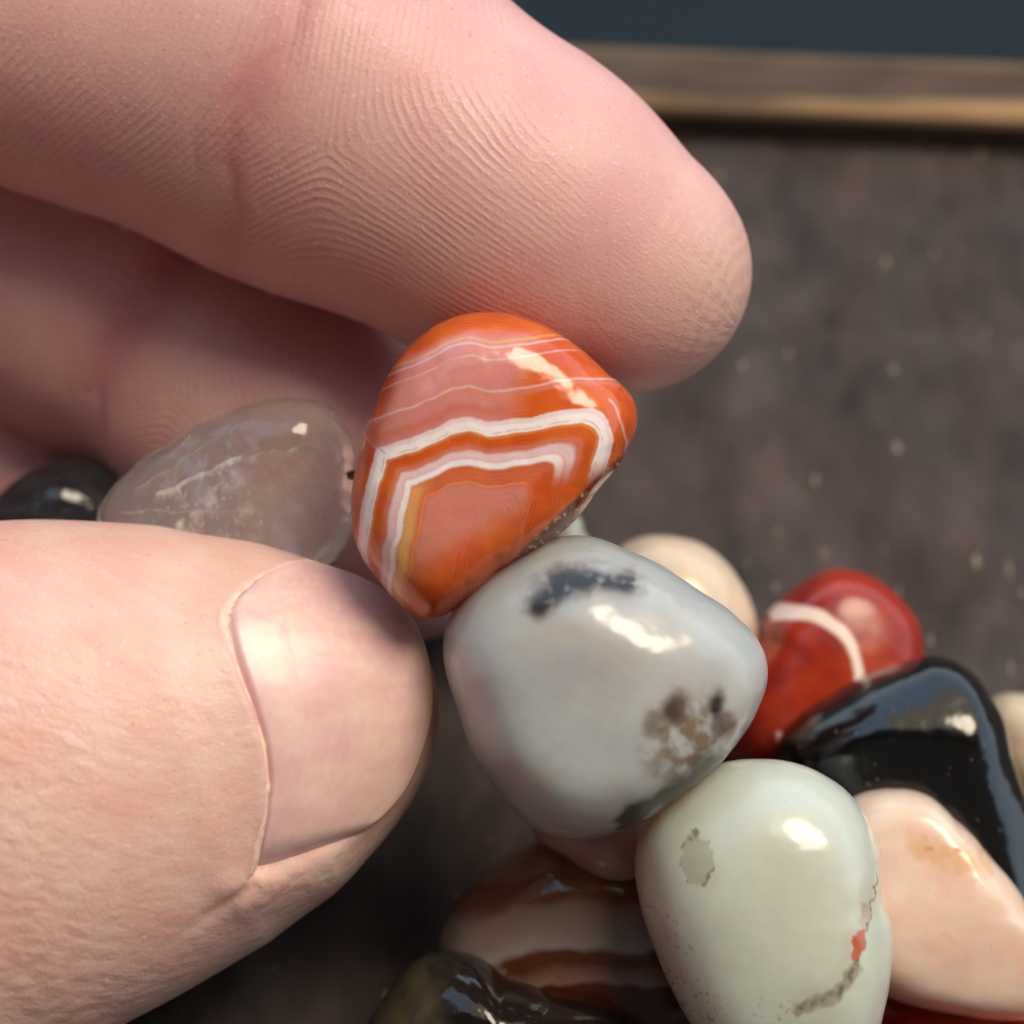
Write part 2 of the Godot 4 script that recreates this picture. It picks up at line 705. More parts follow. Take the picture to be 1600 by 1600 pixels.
func _ready() -> void:
	# ------------------------------------------------ camera, sky, sun
	var th := deg_to_rad(PITCH)
	vb = Basis(Vector3(1, 0, 0), Vector3(0, cos(th), -sin(th)), Vector3(0, sin(th), cos(th)))
	focus_point = Vector3(0, LOWER * 0.001 * sin(th), 0)
	var cam := Camera3D.new()
	cam.name = "camera"
	cam.near = 0.01
	cam.far = 20.0
	var lens := CameraAttributesPhysical.new()
	lens.frustum_focal_length = 57.7
	lens.frustum_focus_distance = (DIST - 1.5) * 0.001
	lens.exposure_aperture = 18.0
	lens.frustum_near = 0.01
	lens.frustum_far = 20.0
	cam.attributes = lens
	add_child(cam)
	cam.fov = rad_to_deg(2.0 * atan(800.0 / PXMM / DIST))
	cam.transform = Transform3D(vb, focus_point + vb.z * DIST * 0.001)
	cam.current = true

	var env := Environment.new()
	env.background_mode = Environment.BG_SKY
	var sky := Sky.new()
	var sm := ProceduralSkyMaterial.new()
	sm.sky_top_color = Color(0.62, 0.74, 0.86)
	sm.sky_horizon_color = Color(0.80, 0.83, 0.86)
	sm.sky_curve = 0.2
	sm.ground_bottom_color = Color(0.20, 0.19, 0.18)
	sm.ground_horizon_color = Color(0.42, 0.42, 0.42)
	sky.sky_material = sm
	env.sky = sky
	env.background_energy_multiplier = 1.1
	env.tonemap_mode = Environment.TONE_MAPPER_LINEAR
	env.tonemap_exposure = 2.05
	env.sdfgi_enabled = true
	env.ssao_enabled = true
	env.ssil_enabled = true
	var we := WorldEnvironment.new()
	we.name = "environment"
	we.environment = env
	add_child(we)

	var sun := DirectionalLight3D.new()
	sun.name = "sun"
	sun.light_energy = 0.5
	sun.light_angular_distance = 30.0
	sun.light_color = Color(1.0, 0.93, 0.83)
	sun.shadow_enabled = true
	add_child(sun)
	sun.look_at_from_position(Vector3.ZERO, -Vector3(0.40, 0.898, -0.186), Vector3.UP)

	noise.noise_type = FastNoiseLite.TYPE_SIMPLEX_SMOOTH
	noise.seed = 7
	noise.frequency = 0.01
	noise.fractal_type = FastNoiseLite.FRACTAL_FBM
	noise.fractal_octaves = 3
	noise_b.noise_type = FastNoiseLite.TYPE_SIMPLEX
	noise_b.seed = 21
	noise_b.frequency = 0.01
	noise_b.fractal_octaves = 2
	cells.noise_type = FastNoiseLite.TYPE_CELLULAR
	cells.seed = 5
	cells.frequency = 0.01
	cells.cellular_return_type = FastNoiseLite.RETURN_DISTANCE2_SUB
	cells.fractal_type = FastNoiseLite.FRACTAL_NONE

	make_tray()
	make_hand()
	make_stones()
	make_small()


func make_tray() -> void:
	# dark surface that the tray stands on
	var gm := StandardMaterial3D.new()
	gm.albedo_color = Color(0.12, 0.165, 0.195)
	gm.roughness = 0.6
	gm.metallic_specular = 0.15
	var pm := PlaneMesh.new()
	pm.size = Vector2(1.8, 1.2)
	var ground := put("table_top", pm, gm, self)
	ground.position = Vector3(0, -0.012, 0)
	ground.set_meta("kind", "structure")

	# added unseen walls and boards that cut sky light behind, left and overhead
	var plaster := StandardMaterial3D.new()
	plaster.albedo_color = Color(0.48, 0.43, 0.39)
	plaster.roughness = 0.9
	var parts := [["floor", Vector3(6, 0.1, 6), Vector3(0, -0.82, 0)]]
	for q in parts:
		var b := BoxMesh.new()
		b.size = q[1]
		var f := put(q[0], b, plaster, self)
		f.position = q[2]
		f.set_meta("kind", "structure")
	var light_screen := thing("added_light_screen", Vector3(0, -0.77, 0.75))
	tag(light_screen, "added unseen walls and overhead boards that block light from behind", "light_blocker")
	var boards := StandardMaterial3D.new()
	boards.albedo_color = Color(0.30, 0.22, 0.17)
	boards.roughness = 0.8
	for q in [["back_blocker", Vector3(4.0, 2.5, 0.15), Vector3(0.3, 1.25, 0.075), plaster], ["side_blocker", Vector3(0.15, 2.5, 1.5), Vector3(-0.9, 1.25, -0.75), plaster], ["top_blocker", Vector3(4.2, 0.12, 1.2), Vector3(0.3, 2.56, -0.05), boards]]:
		var b := BoxMesh.new()
		b.size = q[1]
		put(q[0], b, q[3], light_screen).position = q[2]

	# tray: board in front of a worn raised rim
	var size := 1024
	var cb := PackedByteArray()
	cb.resize(size * size * 3)
	var span := 130.0
	var k := 0
	for iy in size:
		var y := (float(iy) / size - 0.5) * span
		for ix in size:
			var x := (float(ix) / size - 0.5) * span
			var big := noise.get_noise_2d(x * 9.0, y * 6.5)
			var mid := noise.get_noise_2d(x * 30.0 + 400.0, y * 20.0)
			var grain := noise_b.get_noise_2d(x * 190.0, y * 22.0)
			var v := 0.046 * (1.0 + 0.5 * big + 0.35 * mid + 0.07 * grain)
			var warm := 0.5 + 0.5 * noise.get_noise_2d(x * 12.0 - 200.0, y * 6.0 + 90.0)
			var c := Color(v * (1.02 + 0.32 * warm), v * (0.91 - 0.03 * warm), v * (0.90 - 0.10 * warm))
			var sp := noise_b.get_noise_2d(x * 52.0 + 800.0, y * 17.0)
			var wear := sst(0.83, 0.92, sp)
			c = c.lerp(Color(0.33, 0.25, 0.17), wear * 0.75)
			c = c.linear_to_srgb()
			cb[k] = clampi(int(c.r * 255.0), 0, 255)
			cb[k + 1] = clampi(int(c.g * 255.0), 0, 255)
			cb[k + 2] = clampi(int(c.b * 255.0), 0, 255)
			k += 3
	var wood := StandardMaterial3D.new()
	wood.albedo_texture = ImageTexture.create_from_image(Image.create_from_data(size, size, false, Image.FORMAT_RGB8, cb))
	wood.roughness = 0.65
	wood.metallic_specular = 0.25
	wood.uv1_triplanar = true
	wood.uv1_scale = Vector3.ONE * (1000.0 / span)
	wood.uv1_offset = Vector3.ONE * 0.5
	var tray := thing("wooden_tray", Vector3(0, 0, 0))
	tray.rotation.y = deg_to_rad(-3.0)
	tag(tray, "dark brown worn wooden tray with pale scuffed rim under the stones", "tray")
	var z_rim := -0.0432
	var bm := BoxMesh.new()
	bm.size = Vector3(0.30, 0.010, 0.16)
	var board := put("base_board", bm, wood, tray)
	board.position = Vector3(0, -0.005, z_rim + 0.08)

	# rim with worn edges: cross-section swept along x
	var v := PackedVector3Array()
	var c := PackedColorArray()
	var prof := [[0.0, -0.0119], [0.0, 0.0021], [0.0003, 0.0026], [0.0009, 0.0028], [0.0028, 0.0028], [0.0036, 0.0026], [0.0046, 0.0027], [0.0052, 0.0025], [0.0055, 0.0019], [0.0055, -0.0119]]
	var cols := 420
	var fine := []
	for i in prof.size() - 1:
		var steps := 2 if i == 0 or i == prof.size() - 2 else 8
		for t in steps:
			fine.append([lerpf(prof[i][0], prof[i + 1][0], float(t) / steps), lerpf(prof[i][1], prof[i + 1][1], float(t) / steps)])
	fine.append(prof[-1])
	for q in fine:
		for j in cols:
			var x := -0.15 + 0.30 * j / (cols - 1)
			var u: float = q[0] * 1000.0
			var n := noise.get_noise_2d(x * 9000.0, u * 40.0)
			var n_l := noise.get_noise_2d(x * 2500.0 + 77.0, u * 15.0)
			var wear := 0.0
			if q[1] > 0.0020:
				wear = maxf(band(u, 0.15, 1.5 + 0.5 * n_l, 0.2) * clampf(0.8 + 0.9 * n_l + 0.3 * n, 0, 1), 0.30 * band(u, 4.4, 5.5, 0.3) * clampf(0.7 + 0.9 * n_l + 0.4 * n, 0, 1))
			var base := Color(0.085, 0.062, 0.048) * (1.0 + 0.4 * n)
			c.append(base.lerp(Color(0.38, 0.24, 0.12), wear * 0.8))
			v.append(Vector3(x, q[1] + 0.00006 * n, -q[0]))
	var rm := StandardMaterial3D.new()
	rm.vertex_color_use_as_albedo = true
	rm.roughness = 0.7
	rm.metallic_specular = 0.2
	var rim := put("rim", grid_mesh(v, c, fine.size(), cols, false), rm, tray)
	rim.position = Vector3(0, 0, z_rim)


func make_hand() -> void:
	fingers = [
		{"bones": make_chain([[985, 424, -6, 189], [800, 328, -6, 234], [510, 160, -7, 280], [-270, -95, -11, 284], [-1500, -80, -24, 330]]), "k": 4.0},
		{"bones": make_chain([[620, 790, -17.5, 215], [470, 680, -18, 246], [365, 590, -19.0, 250], [285, 515, -23.0, 214], [195, 470, -20.5, 250], [-300, 225, -24, 268], [-1500, 500, -38, 330]]), "k": 1.0, "shift": 3.4},
		{"bones": make_chain([[420, 1010, -29, 200], [210, 840, -29.5, 228], [100, 780, -29.6, 240], [20, 735, -33, 210], [-70, 690, -34.5, 232], [-500, 520, -36, 268], [-1480, 900, -48, 320]]), "k": 1.2, "shift": 3.0},
		{"bones": make_chain([[120, 1290, -40, 165], [-60, 1140, -40, 190], [-220, 1050, -40, 190], [-620, 880, -42, 235], [-1420, 1300, -54, 280]]), "k": 2.0},
		{"bones": make_chain([[500, 1105, THUMB_Z, 178], [335, 1148, THUMB_Z, 306], [70, 1212, THUMB_Z, 384], [-170, 1300, THUMB_Z, 400], [-900, 1560, -8, 400], [-1900, 1500, -24, 520]]), "k": 3.0},
	]
	for f in fingers:
		f.axis = (f.bones[2][0] - f.bones[0][0]).normalized()
		f.ref = (Vector3(0, 0, 1) - f.axis * f.axis.z).normalized()
		f.side = f.axis.cross(f.ref)
	palm = make_chain([[-1500, -80, -24, 330], [-2900, 400, -40, 400]]) + make_chain([[-1500, 500, -36, 330], [-2900, 700, -44, 420]]) + make_chain([[-1480, 900, -46, 320], [-2900, 1000, -50, 420]]) + make_chain([[-1420, 1300, -52, 280], [-2900, 1250, -52, 400]]) + make_chain([[-1900, 1500, -24, 520], [-2900, 900, -44, 480]])
	for q in v2([440, 883, 400, 905, 370, 930, 352, 960, 356, 1000, 370, 1050, 392, 1110, 408, 1165, 415, 1220, 412, 1270, 400, 1330, 388, 1372, 430, 1362, 480, 1342, 530, 1318, 575, 1290, 602, 1266, 635, 1225, 660, 1165, 672, 1110, 672, 1060, 662, 1010, 640, 965, 600, 925, 560, 900, 510, 880, 470, 873]):
		nail_poly.append(q)
	var sf := skin("finger", 1024)
	var st := skin("thumb", 1024)
	var o := thing("person", focus_point)
	tag(o, "bare hand pinching the orange banded stone between thumb and index finger", "person")
	put("hand_skin", build_hand([sf, sf, st]), null, o)
	make_nail(o)


func make_nail(o: Node3D) -> void:
	var left := v2([458, 876, 400, 903, 366, 932, 350, 962, 354, 1002, 369, 1052, 391, 1112, 407, 1166, 414, 1220, 411, 1270, 401, 1330, 388, 1372])
	var right := v2([478, 872, 560, 899, 606, 927, 644, 966, 665, 1010, 676, 1062, 676, 1110, 663, 1167, 638, 1227, 606, 1268, 578, 1291, 545, 1312])
	var rows := 110
	var cols := 110
	var v := PackedVector3Array()
	var c := PackedColorArray()
	var mid := Vector2(470, 1118)
	for i in rows + 2:
		var t := clampf(float(i - 1) / (rows - 1), 0.0, 1.0)
		for j in cols + 2:
			var u := clampf(float(j - 1) / (cols - 1), 0.0, 1.0)
			var q := polyline(left, t).lerp(polyline(right, t), u)
			var look := mid + (q - mid) * 0.925
			var zz := thumb_front(look.x, look.y) + 0.10 - 0.5 * pow(1.0 - sst(0.0, 0.09, u), 2.0) - 0.75 * pow(sst(0.84, 1.0, t), 2.0)
			if i == 0 or i == rows + 1 or j == 0 or j == cols + 1:
				zz -= 0.45
			v.append(vb * (P(q.x, q.y, zz) * 0.001))
			var streak := n2(u * 0.2, t, 900.0) * 0.5 + 0.3 * n2(u * 0.6, t, 2600.0)
			var cc := col(218, 172, 172).lerp(col(228, 196, 182), clampf(0.25 + 0.55 * u + 1.3 * streak + 0.5 * n2(u, t, 140.0), 0, 1))
			var pale := (1.0 - sst(0.0, 0.05, u)) * clampf(0.6 + n2(u, t, 1500.0), 0, 1)
			cc = cc.lerp(col(232, 214, 200), pale)
			cc = cc.lerp(col(214, 184, 152), sst(0.955, 0.985, u) * 0.8)
			c.append(cc)
	var m := StandardMaterial3D.new()
	m.vertex_color_use_as_albedo = true
	m.roughness = 0.29
	m.metallic_specular = 0.5
	m.subsurf_scatter_enabled = true
	m.subsurf_scatter_strength = 0.08
	# thin pale skin grown onto the nail, ragged where it has torn
	var cv := PackedVector3Array()
	var cc2 := PackedColorArray()
	var n_along := 160
	var n_across := 8
	for i in n_along:
		var t := lerpf(0.0, 0.985, float(i) / (n_along - 1))
		var wide := 9.0 + 4.0 * sst(0.5, 0.1, t) + 4.0 * n2(t, 0.0, 1100.0) + 5.0 * n2(t, 3.0, 2600.0) * sst(0.45, 0.1, t)
		for j in n_across:
			var w := float(j) / (n_across - 1)
			var a := polyline(left, t)
			var q := a + (polyline(right, t) - a).normalized() * lerpf(-9.0, wide, w)
			var look := mid + (q - mid) * 0.925
			var zz := thumb_front(look.x, look.y) + 0.05 - 0.12 * w + 0.07 * sin(w * PI) + 0.03 * n2(q.x, q.y, 9.0)
			if j == n_across - 1:
				zz -= 0.3
			cv.append(vb * (P(q.x, q.y, zz) * 0.001))
			cc2.append(col(222, 182, 164).lerp(col(230, 206, 190), clampf(w + 0.8 * n2(q.x, q.y, 5.0), 0, 1)))
	var cm := StandardMaterial3D.new()
	cm.vertex_color_use_as_albedo = true
	cm.roughness = 0.5
	put("cuticle", grid_mesh(cv, cc2, n_along, n_across, false), cm, o)
	put("thumbnail", grid_mesh(v, c, rows + 2, cols + 2, false), m, o)


# ---------------------------------------------------------------- colours of the stones
var white_edge := v2([540, 716, 603, 703, 655, 690, 690, 676, 720, 661, 745, 657, 775, 664, 830, 658, 880, 647, 915, 643, 960, 640, 1010, 640])


func carnelian(px: float, py: float, zz: float, q: Vector3) -> Color:
	var x := px + 0.18 * zz * PXMM * 0.4
	var y := py
	var wy := white_edge[0].y as float
	for i in white_edge.size() - 1:
		if x >= white_edge[i].x:
			wy = lerpf(white_edge[i].y, white_edge[i + 1].y, sst(0, 1, clampf((x - white_edge[i].x) / (white_edge[i + 1].x - white_edge[i].x), 0, 1)) * 0.5 + 0.5 * clampf((x - white_edge[i].x) / (white_edge[i + 1].x - white_edge[i].x), 0, 1))
	var t := wy - y
	var l := 600.0 - 0.24 * (y - 705.0) - x + 5.0 * n2(0.0, y, 1.6)
	var r := (x - 963.0) * 0.95 + (y - 690.0) * 0.25 if y > 690 else x - (963.0 + 0.33 * (y - 690.0))
	var L := -smin(-maxf(t, l), -r, 26.0)
	L += 2.0 * n2(x, y, 1.8) + 0.5 * n2(x, y, 6.0)
	var cloud := n3(q, 28.0)
	var orange := col(208, 98, 36).lerp(col(192, 74, 30), clampf(0.5 + 1.2 * cloud, 0, 1))
	var salmon := col(206, 124, 104)
	var pink := col(202, 128, 122)
	var lilac := col(224, 192, 196)
	var white := col(240, 228, 228)
	var cream := col(226, 178, 112)
	var c := orange
	if L > 0.0:
		var side := sst(790, 850, x + 0.2 * (y - 600)) if t >= maxf(l, r) - 4.0 else 1.0
		var pk := pink.lerp(orange, side)  # pink partly stands in for the pale reflection on the front facet
		if t > l:
			pk = pk.lerp(orange, 1.0 - sst(596, 640, x + 0.3 * (y - 640)))
		c = pk.lerp(col(196, 92, 66), band(L, 8, 22, 7) * 0.5 * (1.0 - side))
		c = c.lerp(lilac, band(L, 44.5, 47.5, 1.4) * 0.75)
		c = c.lerp(salmon, band(L, 36, 44, 4) * 0.6)
		c = c.lerp(lilac, band(L, 92, 94, 1.2) * 0.6 * clampf(0.7 + 2 * cloud, 0, 1))
		c = c.lerp(lilac, band(L, 111, 114, 1.5) * 0.65)
		c = c.lerp(cream, band(L, 119, 123, 2.5) * 0.5)
		c = c.lerp(orange, sst(118, 140, L))
		if r > maxf(t, l):
			c = orange.lerp(lilac, band(L, 18, 20.5, 1.3) * 0.6)
	elif L > -22.0:
		c = white.lerp(lilac, band(L, -7, 2, 3) * 0.7)
		c = c.lerp(col(196, 150, 148), band(L, -18.5, -16.6, 0.9) * 0.8 * clampf(0.6 + 2.0 * n2(x, y, 3.0), 0, 1))
	elif L > -48.0:
		c = orange.lerp(salmon, sst(-36, -46, L) * 0.8)
		c = c.lerp(cream, band(L, -26, -21, 2.5) * 0.35)
	elif L > -73.0:
		c = lilac.lerp(pink, band(L, -50, -47, 1.6) * 0.7)
		c = c.lerp(white, band(L, -71, -62, 1.8))
		c = c.lerp(col(214, 150, 140), band(L, -62.5, -60, 1.4) * 0.5)
		c = c.lerp(col(206, 150, 130), band(L, -72.8, -71.4, 0.8) * 0.6)
	else:
		c = orange.lerp(salmon, 0.3)
		var ends := maxf(sst(700, 640, x), sst(860, 915, x))
		c = c.lerp(cream, ends * band(L, -92, -73, 6) * 0.85)
		var v := (x - 890.0) * 0.49 + (y - 760.0) * 0.87
		var inner := sst(-98, -104, L)
		c = c.lerp(pink.lerp(salmon, 0.4), inner * sst(24, -30, v) * 0.9)  # pink in this corner also paints in the flat facet's soft reflection
		c = c.lerp(orange, inner * sst(-20, 40, v))
		c = c.lerp(col(232, 150, 104), band(L, -99, -96.5, 1.2) * 0.7 * (1.0 - sst(-24, 8, r - maxf(t, l))))
	if L > -94.0 and L < 0.0:
		c = c.lerp(orange, sst(-6, 12, r - maxf(t, l)) * sst(712, 765, y))
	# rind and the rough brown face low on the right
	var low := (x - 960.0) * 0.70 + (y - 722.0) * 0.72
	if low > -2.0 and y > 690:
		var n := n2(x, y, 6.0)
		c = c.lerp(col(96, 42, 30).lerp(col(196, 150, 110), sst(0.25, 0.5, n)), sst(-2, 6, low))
	# a healed crack across the corner of the bands
	c = c.lerp(col(150, 140, 170), sst(1.6, 0.6, seg_d(Vector2(x, y), Vector2(603, 700), Vector2(616, 711))) * 0.7)
	# the finest growth lines, barely darker or paler than their band
	var hair := sin(L * 1.15 + 2.0 * n2(x, y, 1.2)) * clampf(0.4 + 1.5 * n2(x, y, 1.6), 0, 1)
	c = c.lerp(cream, maxf(hair, 0.0) * 0.10)
	return c * (1.0 + 0.05 * n2(x, y, 9.0) - 0.07 * maxf(-hair, 0.0))


func dendrite_base(q: Vector3, n: float) -> Color:      # one even milky grey with drifting honey clouds
	var c := col(210, 214, 218).lerp(col(222, 225, 224), clampf(0.5 + 1.0 * n, 0, 1))
	return c.lerp(col(218, 202, 176), 0.22 * sst(0.05, 0.40, n3(q + Vector3(31.0, 8.0, 4.0), 13.0)))


func milky_base(n: float) -> Color:
	return col(226, 230, 220).lerp(col(236, 237, 226), clampf(0.5 + n, 0, 1))


func dendrite(px: float, py: float, zz: float, q: Vector3) -> Color:
	var n := n3(q, 26.0)
	var nf := n3(q, 45.0)
	var c := dendrite_base(q, n)
	var q2 := Vector2(px + 14.0 * nf, py + 14.0 * n3(q + Vector3(9, 4, 2), 45.0))
	# black fern-like inclusion near the top
	var arc := minf(seg_d(q2, Vector2(838, 932), Vector2(880, 900)), seg_d(q2, Vector2(880, 900), Vector2(975, 905)))
	var ink := sst(34, 6, arc) * clampf(1.1 + 1.0 * n2(px, py, 2.4) + 0.4 * n2(px - py * 0.6, py * 2.0, 3.0), 0, 1)
	c = c.lerp(col(40, 36, 34), ink * 0.95)
	# brown haze and spots
	c = c.lerp(col(150, 128, 98), (1.0 - sst(0.3, 1.2, blob(q2.x, q2.y, 1075, 1150, 90, 95, -30))) * clampf(0.55 + 1.4 * n2(px, py, 2.6), 0, 0.9))
	c = c.lerp(col(92, 72, 56), (1.0 - sst(0.2, 1.15, blob(q2.x, q2.y, 1044, 1094, 24, 28))) * 0.9)
	c = c.lerp(col(126, 108, 84), (1.0 - sst(0.5, 1.1, blob(q2.x, q2.y, 1014, 1112, 28, 24))) * 0.6)
	c = c.lerp(col(34, 26, 20), (1.0 - sst(0.2, 1.15, blob(q2.x, q2.y, 1106, 1088, 20, 34))) * 0.95)
	c = c.lerp(col(110, 92, 70), (1.0 - sst(0.5, 1.1, blob(q2.x, q2.y, 1120, 1122, 22, 32))) * 0.7)
	var streak := seg_d(Vector2(q2.x, q2.y), Vector2(978, 1266), Vector2(1104, 1184))
	c = c.lerp(col(46, 42, 38), sst(30, 10, streak) * 0.95)
	return c


func milky(px: float, py: float, zz: float, q: Vector3) -> Color:
	var n := n3(q, 22.0)
	var c := milky_base(n)
	var nq := n3(q, 120.0)
	var qq := Vector2(px + 10.0 * nq, py + 10.0 * n3(q + Vector3(5, 5, 5), 120.0))
	# bruise with dark edge on the left
	var b := blob(qq.x, qq.y, 1077, 1322, 24, 38)
	c = c.lerp(col(168, 168, 150), (1.0 - sst(0.85, 1.05, b)) * 0.55)
	c = c.lerp(col(96, 90, 78), band(b, 0.9, 1.08, 0.06) * clampf(2.2 * n2(px, py, 4.0), 0, 0.8))
	# crack with grime and an orange plug
	var arc := minf(minf(seg_d(qq, Vector2(1228, 1548), Vector2(1285, 1520)), seg_d(qq, Vector2(1285, 1520), Vector2(1318, 1478))), minf(seg_d(qq, Vector2(1318, 1478), Vector2(1336, 1420)), seg_d(qq, Vector2(1336, 1420), Vector2(1358, 1352))))
	var wide := 13.0 * band(py, 1478, 1552, 10) + 2.2
	c = c.lerp(col(150, 140, 116), sst(wide, wide * 0.4, arc) * 0.8)
	c = c.lerp(col(74, 64, 52), sst(3.0, 1.2, absf(arc - wide * 0.1)) * clampf(0.5 + 2.0 * n2(px, py, 8.0), 0, 1) * 0.8)
	c = c.lerp(col(214, 92, 44), 1.0 - sst(0.75, 1.05, blob(qq.x, qq.y, 1321, 1448, 11, 30, 18)))
	c = c.lerp(col(206, 168, 156), (1.0 - sst(0.7, 1.05, blob(qq.x, qq.y, 1330, 1404, 10, 22, 16))) * 0.7)
	# grime pits along the lower left
	var dirt := noise_b.get_noise_2d(px * 7.0, py * 7.0)
	var zone := maxf(1.0 - sst(20, 75, seg_d(Vector2(px, py), Vector2(1010, 1440), Vector2(1090, 1600))), 1.0 - sst(10, 45, Vector2(px, py).distance_to(Vector2(1190, 1550))))
	c = c.lerp(col(110, 98, 70), zone * sst(0.3, 0.75, dirt) * clampf(0.5 + 1.6 * n2(px, py, 2.0), 0, 1) * 0.75)
	return c


func make_stones() -> void:
	var orange := v2([600, 598, 640, 540, 700, 500, 765, 489, 830, 500, 890, 532, 950, 585, 988, 622, 996, 660, 978, 705, 930, 770, 855, 850, 780, 895, 725, 940, 690, 963, 660, 966, 625, 942, 590, 905, 560, 860, 549, 800, 558, 725, 578, 650])
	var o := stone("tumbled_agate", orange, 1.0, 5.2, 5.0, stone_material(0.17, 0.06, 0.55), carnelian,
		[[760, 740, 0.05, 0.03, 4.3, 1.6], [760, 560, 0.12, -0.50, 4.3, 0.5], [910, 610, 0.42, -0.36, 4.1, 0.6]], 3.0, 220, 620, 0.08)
	tag(o, "orange stone with white zigzag bands pinched between thumb and index finger", "gemstone", "polished stones of the strand")

	var dendrite_line := v2([693, 1000, 706, 958, 742, 910, 800, 868, 860, 842, 920, 838, 985, 862, 1080, 915, 1150, 964, 1188, 1008, 1199, 1050, 1186, 1100, 1150, 1160, 1110, 1205, 1050, 1250, 1010, 1280, 950, 1302, 880, 1309, 830, 1290, 782, 1240, 740, 1180, 714, 1105])
	var dendrite_faces := [[860, 1060, -0.12, 0.04, 5.9, 0.5], [1090, 1110, 0.46, 0.14, 5.0, 0.7], [1000, 930, 0.22, -0.62, 5.2, 0.7], [780, 960, -0.45, -0.55, 5.6, 1.6]]
	o = stone("tumbled_agate", dendrite_line, 0.5, 6.8, 6.0, stone_material(0.2, 0.4, 0.5, 0.0, 0.5), dendrite_skin, dendrite_faces, 2.5, 200, 420, 0.06)
	heart(o, dendrite_line, 0.5, 6.8, 6.0, stone_material(0.7, 0.5, 0.1), dendrite, dendrite_faces, 2.5, 0.86)
	tag(o, "milky grey white stone with black fern-like inclusion touching the orange stone", "gemstone", "polished stones of the strand")

	var milky_line := v2([993, 1350, 1003, 1295, 1042, 1243, 1118, 1196, 1190, 1187, 1270, 1201, 1332, 1245, 1366, 1312, 1374, 1390, 1388, 1440, 1389, 1505, 1380, 1570, 1352, 1640, 1260, 1690, 1150, 1680, 1085, 1610, 1050, 1545, 1018, 1470, 1000, 1410])
	var milky_faces := [[1190, 1400, 0.0, 0.02, 5.9, 2.2]]
	o = stone("tumbled_agate", milky_line, 0.0, 6.4, 5.6, stone_material(0.19, 0.4, 0.5, 0.0, 0.45), milky_skin, milky_faces, 2.2, 180, 420, 0.06)
	heart(o, milky_line, 0.0, 6.4, 5.6, stone_material(0.7, 0.5, 0.1), milky, milky_faces, 2.2, 0.87)
	tag(o, "pale greenish white stone with an orange fleck in its crack", "gemstone", "polished stones of the strand")

	o = stone("tumbled_quartz", v2([150, 815, 165, 775, 205, 735, 262, 695, 330, 655, 400, 628, 470, 622, 520, 640, 550, 690, 556, 740, 550, 830, 524, 876, 460, 905, 380, 930, 300, 925, 210, 890]), -6.0, 4.2, 3.6, quartz_material(), func(_x, _y, _z, _q): return Color(1, 1, 1), [[330, 760, -0.2, -0.3, 3.4, 0.8], [470, 740, 0.35, 0.1, 3.2, 0.8]], 2.2, 90, 240, 0.16)
	tag(o, "clear cloudy quartz stone with white cracks behind the thumb tip", "gemstone", "polished stones of the strand")
	quartz_cracks(o)

	o = stone("tumbled_pebble", v2([-60, 800, 0, 775, 60, 735, 115, 716, 160, 722, 200, 750, 225, 800, 220, 860, 150, 900, 40, 900, -50, 870]), -16.0, 4.6, 4.0, stone_material(0.12, 0.0), func(px, py, _z, q): return col(44, 44, 50) * (1.0 + 0.5 * n3(q, 40.0)), [], 2.3, 60, 160)
	tag(o, "dark blue grey stone between the fingers at the left edge", "gemstone", "polished stones of the strand")

	o = stone("tumbled_pebble", v2([935, 960, 945, 880, 990, 843, 1050, 837, 1110, 860, 1155, 905, 1180, 960, 1180, 1030, 1130, 1080, 1040, 1090, 960, 1050]), -17.5, 5.0, 5.0, stone_material(0.2, 0.15), func(px, py, _z, q): return col(216, 192, 166).lerp(col(204, 186, 168), clampf(0.5 + n3(q, 30.0), 0, 1)), [], 2.2, 60, 160)
	tag(o, "cream stone half hidden behind the milky grey stone with black inclusion", "gemstone", "polished stones of the strand")

	o = stone("tumbled_pebble", v2([862, 840, 872, 812, 892, 801, 908, 808, 912, 830, 905, 900, 880, 930, 850, 900]), -18.0, 2.6, 2.6, stone_material(0.2, 0.2), func(px, py, _z, q): return col(196, 196, 178), [], 2.2, 40, 100)
	tag(o, "small pale green stone peeking out under the orange stone's lower edge", "gemstone", "polished stones of the strand")

	var red := func(px: float, py: float, _z: float, q: Vector3) -> Color:
		var c := col(138, 34, 22).lerp(col(160, 50, 28), clampf(0.5 + 1.2 * n3(q, 30.0), 0, 1))
		var a := Vector2(px, py).distance_to(Vector2(1228, 1048)) + 4.0 * n2(px, py, 1.0)
		var w := 6.0 + 5.0 * sst(1020, 950, py)
		c = c.lerp(col(238, 214, 202), sst(w + 4, w - 3, absf(a - 96.0)) * (1.0 if px > 1200 else 0.0))
		return c
	o = stone("tumbled_agate", v2([1182, 1000, 1195, 965, 1225, 935, 1262, 905, 1302, 889, 1352, 896, 1402, 930, 1434, 975, 1440, 1012, 1425, 1080, 1370, 1140, 1290, 1190, 1210, 1215, 1150, 1200, 1120, 1150, 1140, 1080]), -16.5, 5.6, 5.0, stone_material(0.26, 0.08), red, [[1250, 1010, -0.1, -0.2, 4.8, 1.5], [1370, 980, 0.4, -0.3, 4.2, 1.0]], 2.5, 90, 300, 0.03)
	tag(o, "blurred red stone with a curved white band above the black stone", "gemstone", "polished stones of the strand")

